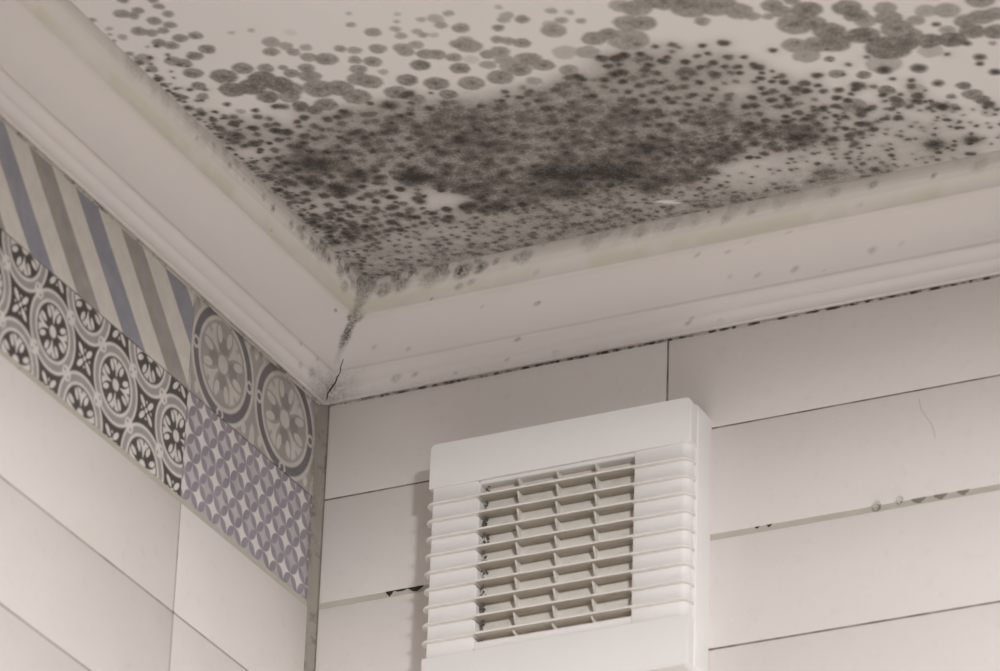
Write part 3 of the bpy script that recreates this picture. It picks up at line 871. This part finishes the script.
fpart('grille_rim', b, M['fan'])
b = rounded((OX0 - 0.0005, -BD, -0.1852), (OX1, -0.0265, -0.1772), [(0, 0.0008, 2, front(0.034))])
fpart('grille_rim', b, M['fan'])

# louvers: plan outline with rounded front corners, wrapping onto both sides
def louver_bm(z):
    x0, x1, yf, r = FX0 - 0.0030, FX1 - 0.0004, -0.0424, 0.0105
    pts = [(x0 + 0.002, -0.0275), (x0, -0.0300)]
    for i in range(7):
        a = math.pi / 2 * i / 6
        pts.append((x0 + r - r * math.cos(a), yf + r - r * math.sin(a)))
    for i in range(7):
        a = math.pi / 2 * i / 6
        pts.append((x1 - r + r * math.sin(a), yf + r - r * math.cos(a)))
    pts += [(x1, -0.0300), (x1 - 0.001, -0.0275), (OX1, -0.0268), (OX1, -0.0266), (OX0, -0.0266), (OX0, -0.0268)]
    bm = bmesh.new()
    top = [bm.verts.new((px, py, z + TH / 2)) for px, py in pts]
    bot = [bm.verts.new((px, py, z - TH / 2)) for px, py in pts]
    bm.faces.new(top); bm.faces.new(bot)
    n = len(pts)
    for i in range(n):
        bm.faces.new((top[i], top[(i + 1) % n], bot[(i + 1) % n], bot[i]))
    es = [e for e in bm.edges if abs(e.verts[0].co.z - e.verts[1].co.z) < 1e-6 and max(e.verts[0].co.y, e.verts[1].co.y) < -0.0295]
    bmesh.ops.recalc_face_normals(bm, faces=bm.faces)
    bmesh.ops.bevel(bm, geom=es, offset=0.0005, segments=2, profile=0.5, affect='EDGES')
    bmesh.ops.bisect_plane(bm, geom=bm.verts[:] + bm.edges[:] + bm.faces[:], plane_co=(0, -0.0412, 0), plane_no=(0, 1, 0))
    for xx in (OX0, OX1):
        bmesh.ops.bisect_plane(bm, geom=bm.verts[:] + bm.edges[:] + bm.faces[:], plane_co=(xx, 0, 0), plane_no=(1, 0, 0))
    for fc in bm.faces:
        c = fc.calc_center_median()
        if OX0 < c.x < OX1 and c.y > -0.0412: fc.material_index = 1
    return bm
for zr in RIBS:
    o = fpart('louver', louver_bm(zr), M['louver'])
    o.data.materials.append(M['louver_shade'])
# slot shade painted in along with dirt: darker louver plastic inside the opening
# upright dividers between the louvers
for xc in (0.2100, 0.2455, 0.2810):
    bm = bmesh.new()
    for k in range(10):
        zt = (edges[k] - TH / 2) if k else -0.0332
        zb = (edges[k + 1] + TH / 2) if k < 9 else -0.1772
        # tapered web between two louvers
        vs = [bm.verts.new((xc + s * 0.0008, yy, zz)) for s in (-1, 1) for yy, zz in ((-0.0268, zb), (-0.0300, zb), (-0.0372, zt), (-0.0268, zt))]
        for f in ((0, 1, 2, 3), (7, 6, 5, 4), (0, 4, 5, 1), (1, 5, 6, 2), (2, 6, 7, 3), (3, 7, 4, 0)):
            bm.faces.new([vs[i] for i in f])
    fpart('divider', bm, M['louver'], smooth=False)
# shutter flaps behind the grille
for k in range(10):
    zt = edges[k] - 0.0007; zb = edges[k + 1] + 0.0003
    if k == 0: zt = -0.0332
    if k == 9: zb = -0.1772
    b = box_bm((OX0 + 0.001, -0.0284, zb), (OX1 - 0.001, -0.0271, zt))
    for v in b.verts:
        if v.co.z < (zb + zt) / 2: v.co.y -= 0.0008
        else: v.co.y += 0.0004
    fpart('shutter_flap', b, M['flap'], smooth=False)
# fluff caught at the left end of each slot
bm = bmesh.new()
for k in range(10):
    zt, zb = edges[k] - 0.002, edges[k + 1] + 0.001
    for i in range(9):
        c = Vector((OX0 + 0.002 + 0.0030 * random.random(), -0.0290 - 0.006 * random.random(), zb + (zt - zb) * random.random()))
        s = 0.0006 + 0.0008 * random.random()
        r_ = bmesh.ops.create_icosphere(bm, subdivisions=1, radius=s)
        for v in r_['verts']:
            v.co = Vector((v.co.x * random.uniform(.6, 1.8), v.co.y, v.co.z * random.uniform(.6, 2.2))) + c
for k in range(10):
    for i in range(10):
        c = Vector((random.uniform(OX0 + 0.004, OX1 - 0.002), -0.0292, edges[k + 1] + 0.0012 + 0.002 * random.random() ** 2))
        s = 0.0002 + 0.0004 * random.random()
        r_ = bmesh.ops.create_icosphere(bm, subdivisions=1, radius=s)
        for v in r_['verts']:
            v.co = Vector((v.co.x * random.uniform(.8, 2.5), v.co.y, v.co.z)) + c
d = fpart('dust', bm, M['dust'])
d['kind'] = 'stuff'; d['label'] = 'grey dust and fluff caught in the grille'

# ------------------------------------------------------------------ drops of water along the wide joint
def drop(px, pz, r, label):
    bm = bmesh.new()
    bmesh.ops.create_uvsphere(bm, u_segments=14, v_segments=8, radius=1.0)
    for v in bm.verts:
        v.co = Vector((v.co.x * r, v.co.y * r * 0.55, v.co.z * r * (1.0 if v.co.z > 0 else 1.25)))
    me = bm_mesh(bm, 'water_drop', True)
    o = link('water_drop', me, M['water'], None, (px, -r * 0.5, A0 + pz))
    return props(o, label, 'water drop', None, 'water drops on the wide grout joint')
for px, pz, r, lb in DROPS:
    drop(px, pz, r, lb)
# dark patches hanging from the upper tile edge in the wide joint
def mould_patch(x0, x1, zt, dep, mat):
    bm = bmesh.new()
    n = 10
    top = []; bot = []
    for i in range(n + 1):
        f = i / n
        px = x0 + (x1 - x0) * f
        h = dep * (1 - abs(2 * f - 1) ** 1.5) * (0.85 + 0.3 * random.random()) + 0.0002
        top.append((px, zt)); bot.append((px, zt - h))
    ring = top + bot[::-1]
    fr = [bm.verts.new((px, -0.0001, pz)) for px, pz in ring]
    bk = [bm.verts.new((px, 0.0012, pz)) for px, pz in ring]
    for i in range(n):
        j = 2 * n + 1 - i
        bm.faces.new((fr[i], fr[i + 1], fr[j - 1], fr[j]))
    for i in range(len(ring)):
        k = (i + 1) % len(ring)
        bm.faces.new((fr[i], fr[k], bk[k], bk[i]))
    return link('mould_patch', bm_mesh(bm, 'mould_patch'), mat, wall_right, (0, 0, A0))
M['patch'] = mat_grout('grey_mould', srgb(146, 139, 128), srgb(128, 121, 110), 0.5, 0.7, (110, 102, 92), 200)
for x0, x1 in ((0.5450, 0.5585), (0.5645, 0.5765), (0.5845, 0.5955)):
    mould_patch(x0, x1, -0.0974, 0.0042, M['patch'])
mould_patch(0.0700, 0.0775, -0.0974, 0.0046, M['black'])
mould_patch(0.0905, 0.1060, -0.0974, 0.0040, M['black'])
mould_patch(0.0775, 0.0905, -0.0974, 0.0018, M['black'])
mould_patch(0.4190, 0.4235, -0.0974, 0.0022, M['black'])
mould_patch(0.4085, 0.4125, -0.0974, 0.0016, M['black'])
